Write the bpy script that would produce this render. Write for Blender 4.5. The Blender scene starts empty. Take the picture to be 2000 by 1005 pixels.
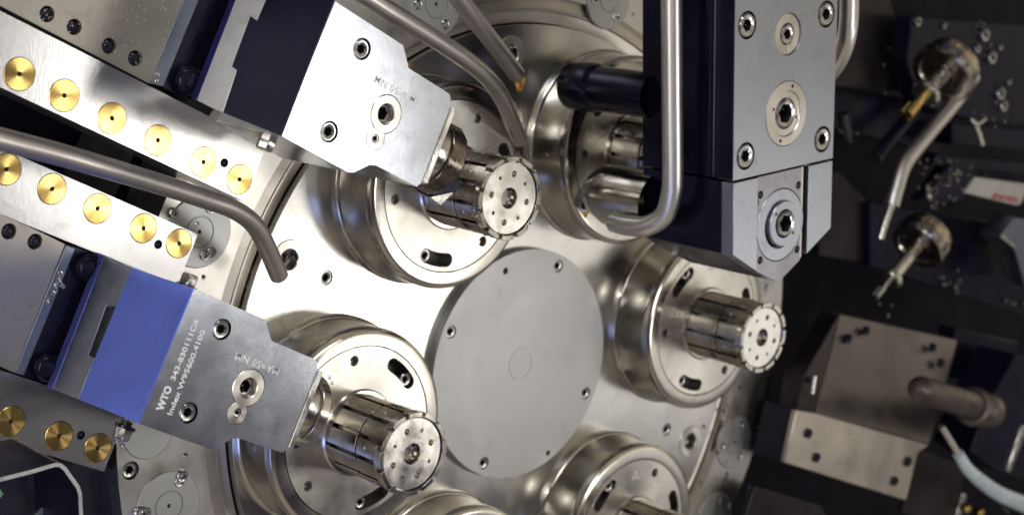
import bpy, bmesh, math, random
from mathutils import Vector, Matrix
random.seed(7)
sc = bpy.context.scene
PI = math.pi
# ------------------------------------------------------------------ frames
# Model space: millimetres, origin at the middle of the spindle drum, x right,
# y up, z out of the drum towards the operator.  Blender: (x, -z, y) in metres.
S = 0.001
def V(x, y, z): return Vector((x*S, -z*S, y*S))
def VV(p): return V(p[0], p[1], p[2])
# camera, solved from the photograph
W3 = (-2.7615489817900527, -0.04045979050810441, -1.097176001715531)
T3 = Vector((1.7430678302747926, 54.350910629093704, 853.5435226904947))
FPX = 3201.8658807873077
_a = Vector(W3); RM = Matrix.Rotation(_a.length, 3, _a.normalized())   # model -> cam (x right, y down, z fwd)
CAM = -(RM.transposed() @ T3)
cam = bpy.data.cameras.new('camera'); co = bpy.data.objects.new('camera', cam)
sc.collection.objects.link(co); sc.camera = co
cam.sensor_width = 36; cam.lens = FPX/2000*36
cam.clip_start = 0.01; cam.clip_end = 30
def md(v): return Vector((v[0], -v[2], v[1]))
rx, dn, fw = (md(RM[i]) for i in range(3))
mm = Matrix((( rx.x, -dn.x, -fw.x), (rx.y, -dn.y, -fw.y), (rx.z, -dn.z, -fw.z))).to_4x4()
mm.translation = VV(CAM); co.matrix_world = mm
cam.dof.use_dof = True; cam.dof.focus_distance = 0.672; cam.dof.aperture_fstop = 12.0
cam.dof.aperture_blades = 7

# world: the dim inside of the machine as the polished faces see it
w = bpy.data.worlds.new('World'); sc.world = w; w.use_nodes = True
nt = w.node_tree; nt.nodes.clear()
out = nt.nodes.new('ShaderNodeOutputWorld'); bg = nt.nodes.new('ShaderNodeBackground')
tc = nt.nodes.new('ShaderNodeTexCoord'); nz = nt.nodes.new('ShaderNodeTexNoise'); rp = nt.nodes.new('ShaderNodeValToRGB')
nz.inputs['Scale'].default_value = 1.7; nz.inputs['Detail'].default_value = 3.0; nz.inputs['Roughness'].default_value = .45
nt.links.new(tc.outputs['Generated'], nz.inputs['Vector'])
nt.links.new(nz.outputs['Fac'], rp.inputs['Fac'])
e = rp.color_ramp.elements
e[0].position = .33; e[0].color = (.035, .03, .045, 1)
e[1].position = .70; e[1].color = (.75, .68, .56, 1)
n = e.new(.45); n.color = (.16, .15, .17, 1)
n = e.new(.56); n.color = (.42, .37, .30, 1)
nt.links.new(rp.outputs['Color'], bg.inputs['Color']); bg.inputs['Strength'].default_value = .78
nt.links.new(bg.outputs[0], out.inputs[0])

def area(name, pos, tgt, sx, sy, power, col):
    l = bpy.data.lights.new(name, 'AREA'); l.shape = 'RECTANGLE'; l.size = sx*S; l.size_y = sy*S
    l.energy = power; l.color = col
    o = bpy.data.objects.new(name, l); sc.collection.objects.link(o)
    o.location = V(*pos); d = V(*tgt)-V(*pos); o.rotation_euler = d.to_track_quat('-Z', 'Y').to_euler()
    return o
area('key_lamp', (124, 72, 630), (-200, 110, 60), 92, 168, .50, (1, .98, .95))
area('drum_lamp', (375, -105, 620), (-110, 40, 0), 150, 100, .42, (1, .96, .90))
area('wide_lamp', (650, -80, 560), (0, 0, 0), 330, 340, .26, (1, .97, .93))
area('left_lamp', (-620, 60, 260), (-100, 30, 0), 120, 330, .55, (1, .93, .86))
area('blue_lamp', (-520, -260, 420), (-250, 0, 60), 260, 130, .35, (.30, .42, 1))
area('top_lamp', (-250, 560, 330), (0, 60, 0), 320, 120, .8, (.92, .94, 1))
area('flash_lamp', (-520, 260, 640), (50, 50, 0), 26, 26, .45, (1, .98, .95))

vs = sc.view_settings
vs.view_transform = 'Standard'; vs.look = 'None'; vs.gamma = 1; vs.exposure = 0.15
try: vs.use_curve_mapping = False
except Exception: pass
sc.render.resolution_x = 1024; sc.render.resolution_y = 514

# ------------------------------------------------------------------ pixel rays
def ray(u, v):
    d = Vector(((u-1000)/FPX, (v-502.5)/FPX, 1))
    return RM.transposed() @ d
def at(u, v, z):
    d = ray(u, v); s = (z-CAM.z)/d.z
    return Vector((CAM.x+d.x*s, CAM.y+d.y*s, z))
def on(u, v, nrm, dist):
    d = ray(u, v); nrm = Vector(nrm); s = (dist-CAM.dot(nrm))/d.dot(nrm)
    return CAM+d*s
PH = math.radians(8.26)
def pol(ang, r): return Vector((r*math.cos(ang), r*math.sin(ang), 0))
RV = pol(PH-PI/6, 1); TV = Vector((-RV.y, RV.x, 0))       # direction of travel of the left slides
XV = pol(PH, 1); YV = Vector((-XV.y, XV.x, 0)); ZV = Vector((0, 0, 1))

# ------------------------------------------------------------------ materials
MATS = {}
def metal(name, col, rough=.3, metallic=1.0, nscale=60, var=.25, rvar=.12, stretch=(1, 1, 1), bump=.04, bscale=900, aniso=0, spec=.5, coat=0, scratch=False, grime=.22):
    m = bpy.data.materials.new(name); m.use_nodes = True; t = m.node_tree; N = t.nodes; L = t.links
    p = N['Principled BSDF']; p.inputs['Specular IOR Level'].default_value = spec
    p.inputs['Metallic'].default_value = metallic
    tc = N.new('ShaderNodeTexCoord'); mp = N.new('ShaderNodeMapping'); mp.inputs['Scale'].default_value = stretch
    L.new(tc.outputs['Object'], mp.inputs['Vector'])
    n1 = N.new('ShaderNodeTexNoise'); n1.inputs['Scale'].default_value = nscale; n1.inputs['Detail'].default_value = 6; n1.inputs['Roughness'].default_value = .6
    L.new(tc.outputs['Object'], n1.inputs['Vector'])
    r1 = N.new('ShaderNodeMapRange'); r1.inputs['To Min'].default_value = 1-var; r1.inputs['To Max'].default_value = 1+var*.6
    r1.inputs['From Min'].default_value = .3; r1.inputs['From Max'].default_value = .7
    L.new(n1.outputs['Fac'], r1.inputs['Value'])
    mx = N.new('ShaderNodeVectorMath'); mx.operation = 'SCALE'; mx.inputs[0].default_value = col
    gn = N.new('ShaderNodeTexNoise'); gn.inputs['Scale'].default_value = 85; gn.inputs['Detail'].default_value = 9; gn.inputs['Roughness'].default_value = .68
    gn.inputs['Distortion'].default_value = .6; L.new(tc.outputs['Object'], gn.inputs['Vector'])
    gr = N.new('ShaderNodeMapRange'); gr.inputs['From Min'].default_value = .56; gr.inputs['From Max'].default_value = .70
    gr.inputs['To Min'].default_value = 1; gr.inputs['To Max'].default_value = 1-grime; L.new(gn.outputs['Fac'], gr.inputs['Value'])
    gm = N.new('ShaderNodeMath'); gm.operation = 'MULTIPLY'; L.new(r1.outputs[0], gm.inputs[0]); L.new(gr.outputs[0], gm.inputs[1])
    L.new(gm.outputs[0], mx.inputs['Scale']); L.new(mx.outputs[0], p.inputs['Base Color'])
    n2 = N.new('ShaderNodeTexNoise'); n2.inputs['Scale'].default_value = bscale; n2.inputs['Detail'].default_value = 3
    L.new(mp.outputs[0], n2.inputs['Vector'])
    n3 = N.new('ShaderNodeTexNoise'); n3.inputs['Scale'].default_value = nscale*2.3; n3.inputs['Detail'].default_value = 8
    L.new(tc.outputs['Object'], n3.inputs['Vector'])
    r2 = N.new('ShaderNodeMapRange'); r2.inputs['From Min'].default_value = .3; r2.inputs['From Max'].default_value = .7
    r2.inputs['To Min'].default_value = max(.03, rough-rvar); r2.inputs['To Max'].default_value = rough+rvar
    L.new(n3.outputs['Fac'], r2.inputs['Value']); L.new(r2.outputs[0], p.inputs['Roughness'])
    b = N.new('ShaderNodeBump'); b.inputs['Strength'].default_value = bump; b.inputs['Distance'].default_value = .0003
    h = n2.outputs['Fac']
    if scratch:
        wv = N.new('ShaderNodeTexVoronoi'); wv.feature = 'DISTANCE_TO_EDGE'; wv.inputs['Scale'].default_value = 55
        nm = N.new('ShaderNodeVectorMath'); nm.operation = 'MULTIPLY_ADD'
        L.new(n1.outputs['Color'], nm.inputs[0]); nm.inputs[1].default_value = (.03, .03, .03); L.new(tc.outputs['Object'], nm.inputs[2])
        L.new(nm.outputs[0], wv.inputs['Vector'])
        rs = N.new('ShaderNodeMapRange'); rs.inputs['From Max'].default_value = .006; L.new(wv.outputs['Distance'], rs.inputs['Value'])
        rs.inputs['To Min'].default_value = -.5; rs.inputs['To Max'].default_value = 0
        ad = N.new('ShaderNodeMath'); L.new(h, ad.inputs[0]); L.new(rs.outputs[0], ad.inputs[1]); h = ad.outputs[0]
    L.new(h, b.inputs['Height']); L.new(b.outputs[0], p.inputs['Normal'])
    if aniso:
        p.inputs['Anisotropic'].default_value = aniso
        tg = N.new('ShaderNodeTangent'); tg.direction_type = 'RADIAL'; tg.axis = 'Y'
        L.new(tg.outputs[0], p.inputs['Tangent'])
    if coat: p.inputs['Coat Weight'].default_value = coat; p.inputs['Coat Roughness'].default_value = .08
    MATS[name] = m; return m
plate_m = metal('drum_steel', (.65, .64, .60), .23, nscale=14, var=.16, rvar=.06, bump=.03, stretch=(1, 1, 1), bscale=700, scratch=True)
disc_m = metal('cover_steel', (.47, .475, .465), .46, nscale=18, var=.08, rvar=.03, bump=.07, bscale=1300, grime=.10)
house_m = metal('housing_steel', (.62, .60, .55), .33, nscale=22, var=.2, rvar=.08, bump=.04)
groove_m = metal('groove_steel', (.55, .51, .46), .40, nscale=30, var=.12, rvar=.04)
ring_m = metal('ring_steel', (.57, .54, .48), .18, nscale=30, var=.2, rvar=.06, bump=.02)
boreb_m = metal('bore_steel', (.22, .18, .15), .2, nscale=200, var=.3)
face_m = metal('face_steel', (.70, .67, .60), .30, nscale=40, var=.12, rvar=.05, aniso=.6, bump=.03)
collet_m = metal('collet_steel', (.46, .43, .38), .20, nscale=90, var=.3, rvar=.08, bump=.03)
cap_m = metal('cap_steel', (.82, .80, .74), .22, nscale=60, var=.12, rvar=.08, aniso=.3, bump=.03)
dark_m = metal('recess_shade', (.03, .028, .03), .4, metallic=.4, nscale=90)  # near-black colour puts the shade into holes, sockets, slots and floors
screw_m = metal('screw_steel', (.50, .49, .48), .20, nscale=200, var=.3, bump=.02)
screwd_m = metal('screw_black', (.035, .035, .05), .22, metallic=.8, nscale=200, var=.3, bump=.02)
strip_m = metal('ground_strip', (.62, .61, .59), .25, nscale=25, var=.06, rvar=.02, stretch=(6, 1, 1), bump=.06, bscale=500)
brass_m = metal('brass', (.86, .60, .20), .22, nscale=150, var=.10, rvar=.04, aniso=.85, bump=.02)
beige_m = metal('satin_plate', (.42, .395, .335), .42, metallic=.75, nscale=18, var=.12, rvar=.05, bump=.10, bscale=1800)
holder_m = metal('holder_steel', (.59, .62, .67), .215, nscale=35, var=.08, rvar=.025, bump=.03, scratch=True)
adapt_m = metal('adapter_steel', (.28, .31, .38), .40, nscale=120, var=.15, rvar=.06, bump=.10, bscale=1500)
adaptl_m = metal('adapter_ground_lit', (.88, .89, .88), .50, metallic=.55, nscale=40, var=.12, rvar=.06, stretch=(1, 1, 25), bump=.12, bscale=300)  # paler copy: bright reflection on the upper ground adapter put into the colour
blue_m = metal('steel_blue_reflection', (.13, .20, .78), .36, metallic=.55, nscale=60, var=.08, rvar=.04, bump=.06, bscale=2500)  # blue reflection on the lower holder's steel side, put into the colour
navy_m = metal('steel_dark_reflection', (.020, .018, .055), .36, metallic=.5, nscale=60, var=.15, rvar=.05, bump=.05, bscale=2500)  # darker copy: the upper holder's side reflecting dark surroundings, as colour
foot_m = metal('black_oxide', (.014, .013, .03), .22, metallic=.6, nscale=50, var=.3, bump=.05)
pipe_m = metal('pipe_steel', (.60, .57, .54), .36, nscale=30, var=.10, rvar=.04, bump=.03)
pipel_m = metal('pipe_bright', (.72, .70, .66), .36, nscale=30, var=.08, rvar=.03, bump=.03)
blockf_m = metal('block_steel', (.40, .42, .46), .30, nscale=45, var=.13, rvar=.07, bump=.04)
blockd_m = metal('block_black', (.016, .014, .034), .20, metallic=.75, nscale=25, var=.3, rvar=.05, bump=.02)
mid_m = metal('panel_steel', (.31, .30, .33), .24, nscale=45, var=.2, rvar=.05, bump=.03)
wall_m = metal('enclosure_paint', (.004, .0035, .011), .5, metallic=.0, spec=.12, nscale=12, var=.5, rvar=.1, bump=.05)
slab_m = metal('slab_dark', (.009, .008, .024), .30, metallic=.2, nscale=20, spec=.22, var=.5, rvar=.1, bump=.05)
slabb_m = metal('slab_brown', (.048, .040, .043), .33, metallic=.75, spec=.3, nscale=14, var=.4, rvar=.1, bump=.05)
block2_m = metal('block_satin_lit', (.62, .56, .47), .36, metallic=.9, nscale=22, var=.2, rvar=.08, bump=.05)  # lit lower face of the satin block, light put into the colour
gold_m = metal('gold_cutter', (.85, .62, .20), .2, nscale=200, var=.2)
bright_m = metal('bright_steel', (.80, .78, .70), .22, nscale=100, var=.15)
blockf_m = metal('block_steel', (.42, .44, .49), .34, nscale=45, var=.05, rvar=.03, bump=.04)
pin_m = metal('dull_pin', (.16, .135, .12), .40, nscale=60, var=.25)
blockt_m = metal('block_top_shaded', (.17, .15, .145), .33, metallic=.85, nscale=22, var=.35, rvar=.08, bump=.05)  # darker copy for the shaded upper face of the same block
hose_m = metal('blue_white_hose', (.55, .66, .70), .33, metallic=.1, nscale=80, var=.15, coat=.4)
tag_m = metal('tag_grey', (.62, .60, .56), .45, metallic=.3, nscale=90, var=.15)
red_m = metal('red_letters', (.50, .015, .02), .5, metallic=0, nscale=90, var=.2)
etch_m = metal('etched_letters', (.88, .87, .85), .6, metallic=.15, nscale=300, var=.2)
sheet_m = metal('sheet_edge', (.62, .63, .58), .4, metallic=.6, nscale=120, var=.15)
black_m = metal('sheet_black', (.010, .009, .022), .4, metallic=.3, nscale=30, var=.4)
greysheet_m = metal('grey_sheet', (.22, .24, .27), .4, metallic=.5, nscale=50, var=.1)
green_m = metal('green_plastic', (.25, .5, .3), .4, metallic=0)
def glassy(name, col, tr=1.0, rough=.03, ior=1.45):
    m = bpy.data.materials.new(name); m.use_nodes = True; p = m.node_tree.nodes['Principled BSDF']
    p.inputs['Base Color'].default_value = (*col, 1); p.inputs['Transmission Weight'].default_value = tr
    p.inputs['Roughness'].default_value = rough; p.inputs['IOR'].default_value = ior; return m
chip_m = metal('wet_chips', (.22, .20, .20), .10, metallic=.9, nscale=900, var=.8, rvar=.03)
oil_m = glassy('amber_oil', (1, .50, .05), .85)
drop_m = glassy('clear_oil', (.9, .85, .75), .6)

# ------------------------------------------------------------------ builders
class MB:
    def __init__(s): s.v = []; s.f = []
    def add(s, vs, fs):
        o = len(s.v); s.v += [Vector(a) for a in vs]; s.f += [tuple(o+i for i in f) for f in fs]; return s
    def prism(s, pts, vec):
        n = len(pts); vec = Vector(vec); a = [Vector(p) for p in pts]; b = [p+vec for p in a]
        return s.add(a+b, [tuple(range(n))[::-1], tuple(range(n, 2*n))]+[(i, (i+1) % n, n+(i+1) % n, n+i) for i in range(n)])
    def box(s, c, ex, ey, ez):
        c = Vector(c); ex, ey, ez = Vector(ex), Vector(ey), Vector(ez)
        return s.prism([c-ex-ey-ez, c+ex-ey-ez, c+ex+ey-ez, c-ex+ey-ez], ez*2)
    def lathe(s, prof, o=(0, 0, 0), ax=(0, 0, 1), n=48, closed=False, ph=0):
        ax = Vector(ax).normalized(); o = Vector(o)
        up = Vector((0, 0, 1)) if abs(ax.z) < .9 else Vector((1, 0, 0))
        a = (up-ax*up.dot(ax)).normalized(); b = ax.cross(a)
        if abs(ax.z) >= .9: a, b = Vector((1, 0, 0)), ax.cross(Vector((1, 0, 0)))
        vs = []; fs = []; m = len(prof)
        for (r, h) in prof:
            for i in range(n):
                t = 2*PI*i/n+ph; vs.append(o+ax*h+(a*math.cos(t)+b*math.sin(t))*r)
        for j in range(m-1):
            for i in range(n):
                fs.append((j*n+i, j*n+(i+1) % n, (j+1)*n+(i+1) % n, (j+1)*n+i))
        if prof[0][0] > 1e-6 and closed: fs.append(tuple(range(n))[::-1])
        if closed: fs.append(tuple((m-1)*n+i for i in range(n)))
        return s.add(vs, fs)
    def tube(s, pts, rad, n=20, res=7, cap=True):
        P = [Vector(p) for p in pts]; R_ = rad if isinstance(rad, (list, tuple)) else [rad]*len(P)
        Q = []; 
        E_ = [P[0]*2-P[1]]+P+[P[-1]*2-P[-2]]
        for i in range(len(P)-1):
            p0, p1, p2, p3 = E_[i:i+4]
            for k in range(res):
                t = k/res
                q = .5*((2*p1)+(p2-p0)*t+(2*p0-5*p1+4*p2-p3)*t*t+(3*p1-p0-3*p2+p3)*t**3)
                Q.append((q, R_[i]*(1-t)+R_[i+1]*t))
        Q.append((P[-1], R_[-1]))
        T = [(Q[min(i+1, len(Q)-1)][0]-Q[max(i-1, 0)][0]).normalized() for i in range(len(Q))]
        a = T[0].orthogonal().normalized(); vs = []; fs = []
        for i, (q, r) in enumerate(Q):
            a = (a-T[i]*a.dot(T[i])).normalized(); b = T[i].cross(a)
            for k in range(n):
                t = 2*PI*k/n; vs.append(q+(a*math.cos(t)+b*math.sin(t))*r)
        for i in range(len(Q)-1):
            for k in range(n): fs.append((i*n+k, i*n+(k+1) % n, (i+1)*n+(k+1) % n, (i+1)*n+k))
        if cap: fs += [tuple(range(n))[::-1], tuple((len(Q)-1)*n+k for k in range(n))]
        return s.add(vs, fs)
    def mesh(s, name, o=Vector((0, 0, 0)), ang=35, rev=False):
        me = bpy.data.meshes.new(name); o = Vector(o)
        me.from_pydata([VV(v-o) for v in s.v], [], s.f)
        bm = bmesh.new(); bm.from_mesh(me)
        bmesh.ops.remove_doubles(bm, verts=bm.verts, dist=1e-7)
        bmesh.ops.recalc_face_normals(bm, faces=bm.faces); bm.to_mesh(me); bm.free()
        me.shade_smooth(); me.set_sharp_from_angle(angle=math.radians(ang)); return me
def plate_mesh(name, outline, z0, z1, holes=(), o=(0, 0, 0)):
    """a plate with real holes: outline and holes are lists of xy points"""
    def shoe(l): return abs(sum(l[i-1][0]*l[i][1]-l[i][0]*l[i-1][1] for i in range(len(l)))/2)
    want = shoe(outline)-sum(shoe(h) for h in holes)
    zc = (z0+z1)/2; o = Vector(o)
    for tries in range(9):
        ca, sa = math.cos(.37*tries), math.sin(.37*tries)
        cu = bpy.data.curves.new('c', 'CURVE'); cu.dimensions = '2D'; cu.fill_mode = 'BOTH'
        for loop in [outline]+list(holes):
            sp = cu.splines.new('POLY'); sp.points.add(len(loop)-1); sp.use_cyclic_u = True
            for q, p in zip(sp.points, loop): q.co = (p[0]*ca-p[1]*sa, p[0]*sa+p[1]*ca, 0, 1)
        cu.extrude = (z1-z0)/2
        ob = bpy.data.objects.new('c', cu); sc.collection.objects.link(ob)
        dg = bpy.context.evaluated_depsgraph_get(); me0 = bpy.data.meshes.new_from_object(ob.evaluated_get(dg))
        me = bpy.data.meshes.new(name)
        me.from_pydata([VV(Vector((v.co.x*ca+v.co.y*sa, -v.co.x*sa+v.co.y*ca, v.co.z+zc))-o) for v in me0.vertices], [], [tuple(p.vertices) for p in me0.polygons])
        bpy.data.objects.remove(ob); bpy.data.curves.remove(cu); bpy.data.meshes.remove(me0)
        bm = bmesh.new(); bm.from_mesh(me); bmesh.ops.remove_doubles(bm, verts=bm.verts, dist=1e-7)
        bmesh.ops.recalc_face_normals(bm, faces=bm.faces); bm.normal_update()
        got = sum(f.calc_area() for f in bm.faces if abs(f.normal.y) > .99)/2/S/S
        bm.to_mesh(me); bm.free()
        if abs(got-want) < .004*want:
            m2 = me.copy(); bm = bmesh.new(); bm.from_mesh(m2)
            bmesh.ops.dissolve_limit(bm, angle_limit=.01, verts=bm.verts, edges=bm.edges); bm.normal_update()
            g2 = sum(f.calc_area() for f in bm.faces if abs(f.normal.y) > .99)/2/S/S
            bm.to_mesh(m2); bm.free()
            if abs(g2-want) < .004*want: me = m2
            break
        print('plate retry', name, round(got), round(want))
    me.shade_smooth(); me.set_sharp_from_angle(angle=math.radians(30)); return me
def circ(c, r, n=32, a0=0): return [(c[0]+r*math.cos(2*PI*i/n+a0), c[1]+r*math.sin(2*PI*i/n+a0)) for i in range(n)]
def bev(o, wd, seg=2):
    b = o.modifiers.new('bevel', 'BEVEL'); b.width = wd*S; b.segments = seg; b.limit_method = 'ANGLE'; b.angle_limit = math.radians(40)
    b.use_clamp_overlap = True; b.harden_normals = False; return o
def tag(o, label=None, cat=None, group=None, kind=None):
    if label: o['label'] = label
    if cat: o['category'] = cat
    if group: o['group'] = group
    if kind: o['kind'] = kind
    return o
ORI = {}
def thing(name, origin, label, cat, group=None, kind=None):
    o = bpy.data.objects.new(name, None); sc.collection.objects.link(o); o.empty_display_size = .01
    o.location = VV(origin); ORI[o.name] = Vector(origin); return tag(o, label, cat, group, kind)
def root_of(p):
    while p.parent: p = p.parent
    return p
def link(name, me, mat, parent=None, bevel=0, label=None):
    o = bpy.data.objects.new(name, me); sc.collection.objects.link(o)
    if mat is not None and not me.materials: me.materials.append(mat)
    if parent is not None: o.parent = parent
    if bevel: bev(o, bevel)
    if label: o['label'] = label
    return o
def part(name, mb, mat, parent, bevel=0, label=None, ang=35):
    """parts of a thing share the thing's origin"""
    return link(name, mb.mesh(name, ORI[root_of(parent).name], ang), mat, parent, bevel, label)
def ppart(name, outline, z0, z1, mat, parent, holes=(), bevel=0, label=None):
    return link(name, plate_mesh(name, outline, z0, z1, holes, ORI[root_of(parent).name]), mat, parent, bevel, label)
def solo(name, mb, mat, origin, label, cat, group=None, kind=None, bevel=0):
    o = link(name, mb.mesh(name, origin), mat, None, bevel); ORI[o.name] = Vector(origin); o.location = VV(origin); return tag(o, label, cat, group, kind)
M3 = Matrix(((1, 0, 0), (0, 0, -1), (0, 1, 0)))
def rot_to(ax):
    q = Vector((0, 0, 1)).rotation_difference(Vector(ax).normalized()); return (M3 @ q.to_matrix() @ M3.inverted()).to_quaternion()
def put(name, me, mat, parent, pos, scale=1, ax=(0, 0, 1), spin=0, label=None):
    """a shared mesh (local axis z out) placed at pos on its thing"""
    o = bpy.data.objects.new(name, me); sc.collection.objects.link(o)
    if mat is not None and not me.materials: me.materials.append(mat)
    o.parent = parent; o.location = VV(Vector(pos)-ORI[root_of(parent).name])
    q = Vector((0, 0, 1)).rotation_difference(Vector(ax).normalized()).to_matrix() @ Matrix.Rotation(spin, 3, 'Z')
    o.rotation_mode = 'QUATERNION'; o.rotation_quaternion = (M3 @ q @ M3.inverted()).to_quaternion()
    o.scale = (scale,)*3
    if label: o['label'] = label
    return o
def hexr(t, r):
    a = (t % (PI/3))-PI/6; return r*math.cos(PI/6)/math.cos(a)
def socket_mesh(name, mat, key=.55, h=.55, dish=0, chamf=.12):
    """unit radius cap screw head, base at z=0, hexagonal socket"""
    mb = MB(); n = 36; rows = [(1, -.3), (1, h-chamf), (1-chamf, h), (key+.16, h), (key+.10, h-.03)]
    vs = []; fs = []
    for r, z in rows: vs += [Vector((r*math.cos(2*PI*i/n), r*math.sin(2*PI*i/n), z)) for i in range(n)]
    for z, k in ((h-.08, 1.0), (h-1.15, .96), (h-1.3, .3)):
        vs += [Vector((hexr(2*PI*i/n, key)*k*math.cos(2*PI*i/n), hexr(2*PI*i/n, key)*k*math.sin(2*PI*i/n), z)) for i in range(n)]
    for j in range(len(rows)+2):
        fs += [(j*n+i, j*n+(i+1) % n, (j+1)*n+(i+1) % n, (j+1)*n+i) for i in range(n)]
    fs.append(tuple((len(rows)+2)*n+i for i in range(n)))
    mb.add(vs, fs); me = mb.mesh(name); me.materials.append(mat); me.materials.append(dark_m)
    for p in me.polygons:
        c = sum((me.vertices[i].co for i in p.vertices), Vector())/len(p.vertices)
        if -c.y/S < h-.5 and math.hypot(c.x, c.z)/S < key+.05: p.material_index = 1
    return me
SK = socket_mesh('socket_screw', screw_m)
SKB = socket_mesh('socket_screw_black', screwd_m)
def cup_mesh(name, mat, lip=None, depth=1.6):
    mb = MB(); mb.lathe([(1.0, .0), (1.0, -depth), (.001, -depth-.3)], n=28)
    me = mb.mesh(name); me.materials.append(mat); return me
def ringed(name, mat, prof, n=36):
    me = MB().lathe(prof, n=n).mesh(name); me.materials.append(mat); return me
# hole set proud of nothing: a bevelled rim, a wall going down and a floor, inside a real opening
CUPD = cup_mesh('hole', dark_m)
CUPS = cup_mesh('hole_bright', screw_m, depth=1.0)
BALL = ringed('ball_plug', screw_m, [(1, -.3), (.95, .05), (.75, .3), (.4, .48), (.001, .55)], 24)
BALLD = ringed('ball_plug_dark', screwd_m, [(1, -.3), (.95, .05), (.75, .3), (.4, .48), (.001, .55)], 24)

# ================================================================== ENCLOSURE (structure)
eo = Vector((150, 0, -120))
mb = MB(); mb.box((300, 0, -125), (900, 0, 0), (0, 600, 0), (0, 0, 4))
wl = link('machine_enclosure_wall', mb.mesh('machine_enclosure_wall', eo), wall_m); wl.location = VV(eo); tag(wl, kind='structure')

# ================================================================== HOUSING RING
def rot2(c, p): return (c[0]*p[0]-c[1]*p[1], c[0]*p[1]+c[1]*p[0])
ho = Vector((0, 0, 0))
H = thing('drum_housing', ho, 'wide grey steel housing ring around the spindle drum, with round covers and screws', 'machine housing')
hcx = -5
outl = []
for i in range(120):
    a = 2*PI*i/120; outl.append((hcx+227*math.cos(a), 227*math.sin(a)))
covers = [at(388, 452, 0), at(328, 986, 0), pol(math.radians(-19), 200), at(850, 8, 0), at(1188, -2, 0), pol(math.radians(11), 201), pol(math.radians(38), 205), at(1395, 1010, 0)]
small = at(289, 843, 0)
hol = [circ((0, 0), 188.2, 160)]
hscrews = [(255, 918, 17), (353, 928, 12), (272, 1000, 15), (397, 497, 10), (337, 415, 10), (383, 437, 5), (362, 888, 5), (1479, 840, 8), (1425, 985, 9), (1456, 700, 9), (1237, 28, 5), (397, 541, 5), (1376, 945, 5)]
spts = []
for u, v, r in hscrews:
    p = at(u, v, 0)
    if any((p-c).xy.length < 17 for c in covers) : spts.append((p, r/4.4, True)); continue
    spts.append((p, r/4.4, False)); hol.append(circ(p, r/4.4*1.08, 24))
ppart('housing_plate', outl, -30, 0, house_m, H, hol, bevel=.7)
for c in covers:
    mb = MB().lathe([(16, -1), (16, .45), (15.6, .8), (7.2, .8), (7.0, .35), (6.6, .35), (6.4, .8), (.001, .8)], c, n=56)
    q = part('round_cover', mb, disc_m, H)
    put('center_hole', BALLD, None, q, c+Vector((0, 0, .6)), 1.1)
    for k in range(3):
        a = PH+2*PI*k/3+1.0
        put('cover_screw', SK, None, q, c+pol(a, 11.3)+Vector((0, 0, .1)), 2.4)
mb = MB().lathe([(12, -1), (12, .3), (11.6, .6), (.001, .6)], small, n=48); part('round_cover', mb, disc_m, H)
for p, r, cv in spts:
    if cv: put('socket_screw', SK, None, H, p+Vector((0, 0, .4)), r)
    else: put('socket_screw', SK, None, H, p+Vector((0, 0, -r*.75)), r*.97)
# stepped sealing ring between housing and drum
mb = MB().lathe([(188.3, -1.2), (187.8, -2.6), (182.2, -1.8), (181.8, -1.2), (181.0, -1.2), (180.6, -3.2), (175.0, -4.6), (174.4, -30)], n=200)
part('sealing_ring', mb, groove_m, H)
mb = MB().lathe([(232, -30.5), (232, -80)], (hcx, 0, 0), n=120); part('housing_body', mb, house_m, H)

# ================================================================== DRUM
D = thing('spindle_drum', (0, 0, 0), 'large round polished drum plate carrying six spindles around a grey central cover', 'spindle drum')
P_R = 122.4
cens = [pol(PH+k*PI/3, P_R) for k in range(6)]
hol = []
sl = []
for k in range(6):
    a = math.radians(38.26+60*k)
    s1, s2 = pol(a, 136), pol(a-.004, 160)
    sl.append((s1, s2)); hol.append(circ(s1, 3.6, 24)); hol.append(circ(s2, 4.8, 28))
c4 = [pol(math.radians(68-90*k), 54.5) for k in range(4)]
ppart('drum_plate', circ((0, 0), 174.2, 180), -26, 0, plate_m, D, hol, bevel=.8)
for s1, s2 in sl:
    put('socket_screw', SK, None, D, s1+Vector((0, 0, -2.4)), 3.35)
    q = part('bushing', MB().lathe([(4.85, -9), (4.85, .1), (5.2, .5), (8.9, .5), (9.2, .1), (9.2, -.4)], s2, n=40), face_m, D)
    part('bore', MB().lathe([(4.8, -.1), (4.6, -5), (3.2, -5.4), (3.0, -9), (.001, -10)], s2, n=28), screw_m, q)
hol = [circ(p, 3.3, 24) for p in c4]+[circ(pol(math.radians(109), 52.5), 1.7, 16), circ(pol(math.radians(-63), 57), 1.5, 16)]
cc = ppart('center_cover', circ((.5, -.3), 60.5, 120), .05, 4.6, disc_m, D, hol, bevel=.5)
part('center_mark', MB().lathe([(8.6, 4.5), (8.5, 4.8), (7.3, 4.8), (7.2, 4.5)], n=48), disc_m, cc)
for p in c4: put('cover_screw', SK, None, cc, p+Vector((0, 0, 2.2)), 3.1)

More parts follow.
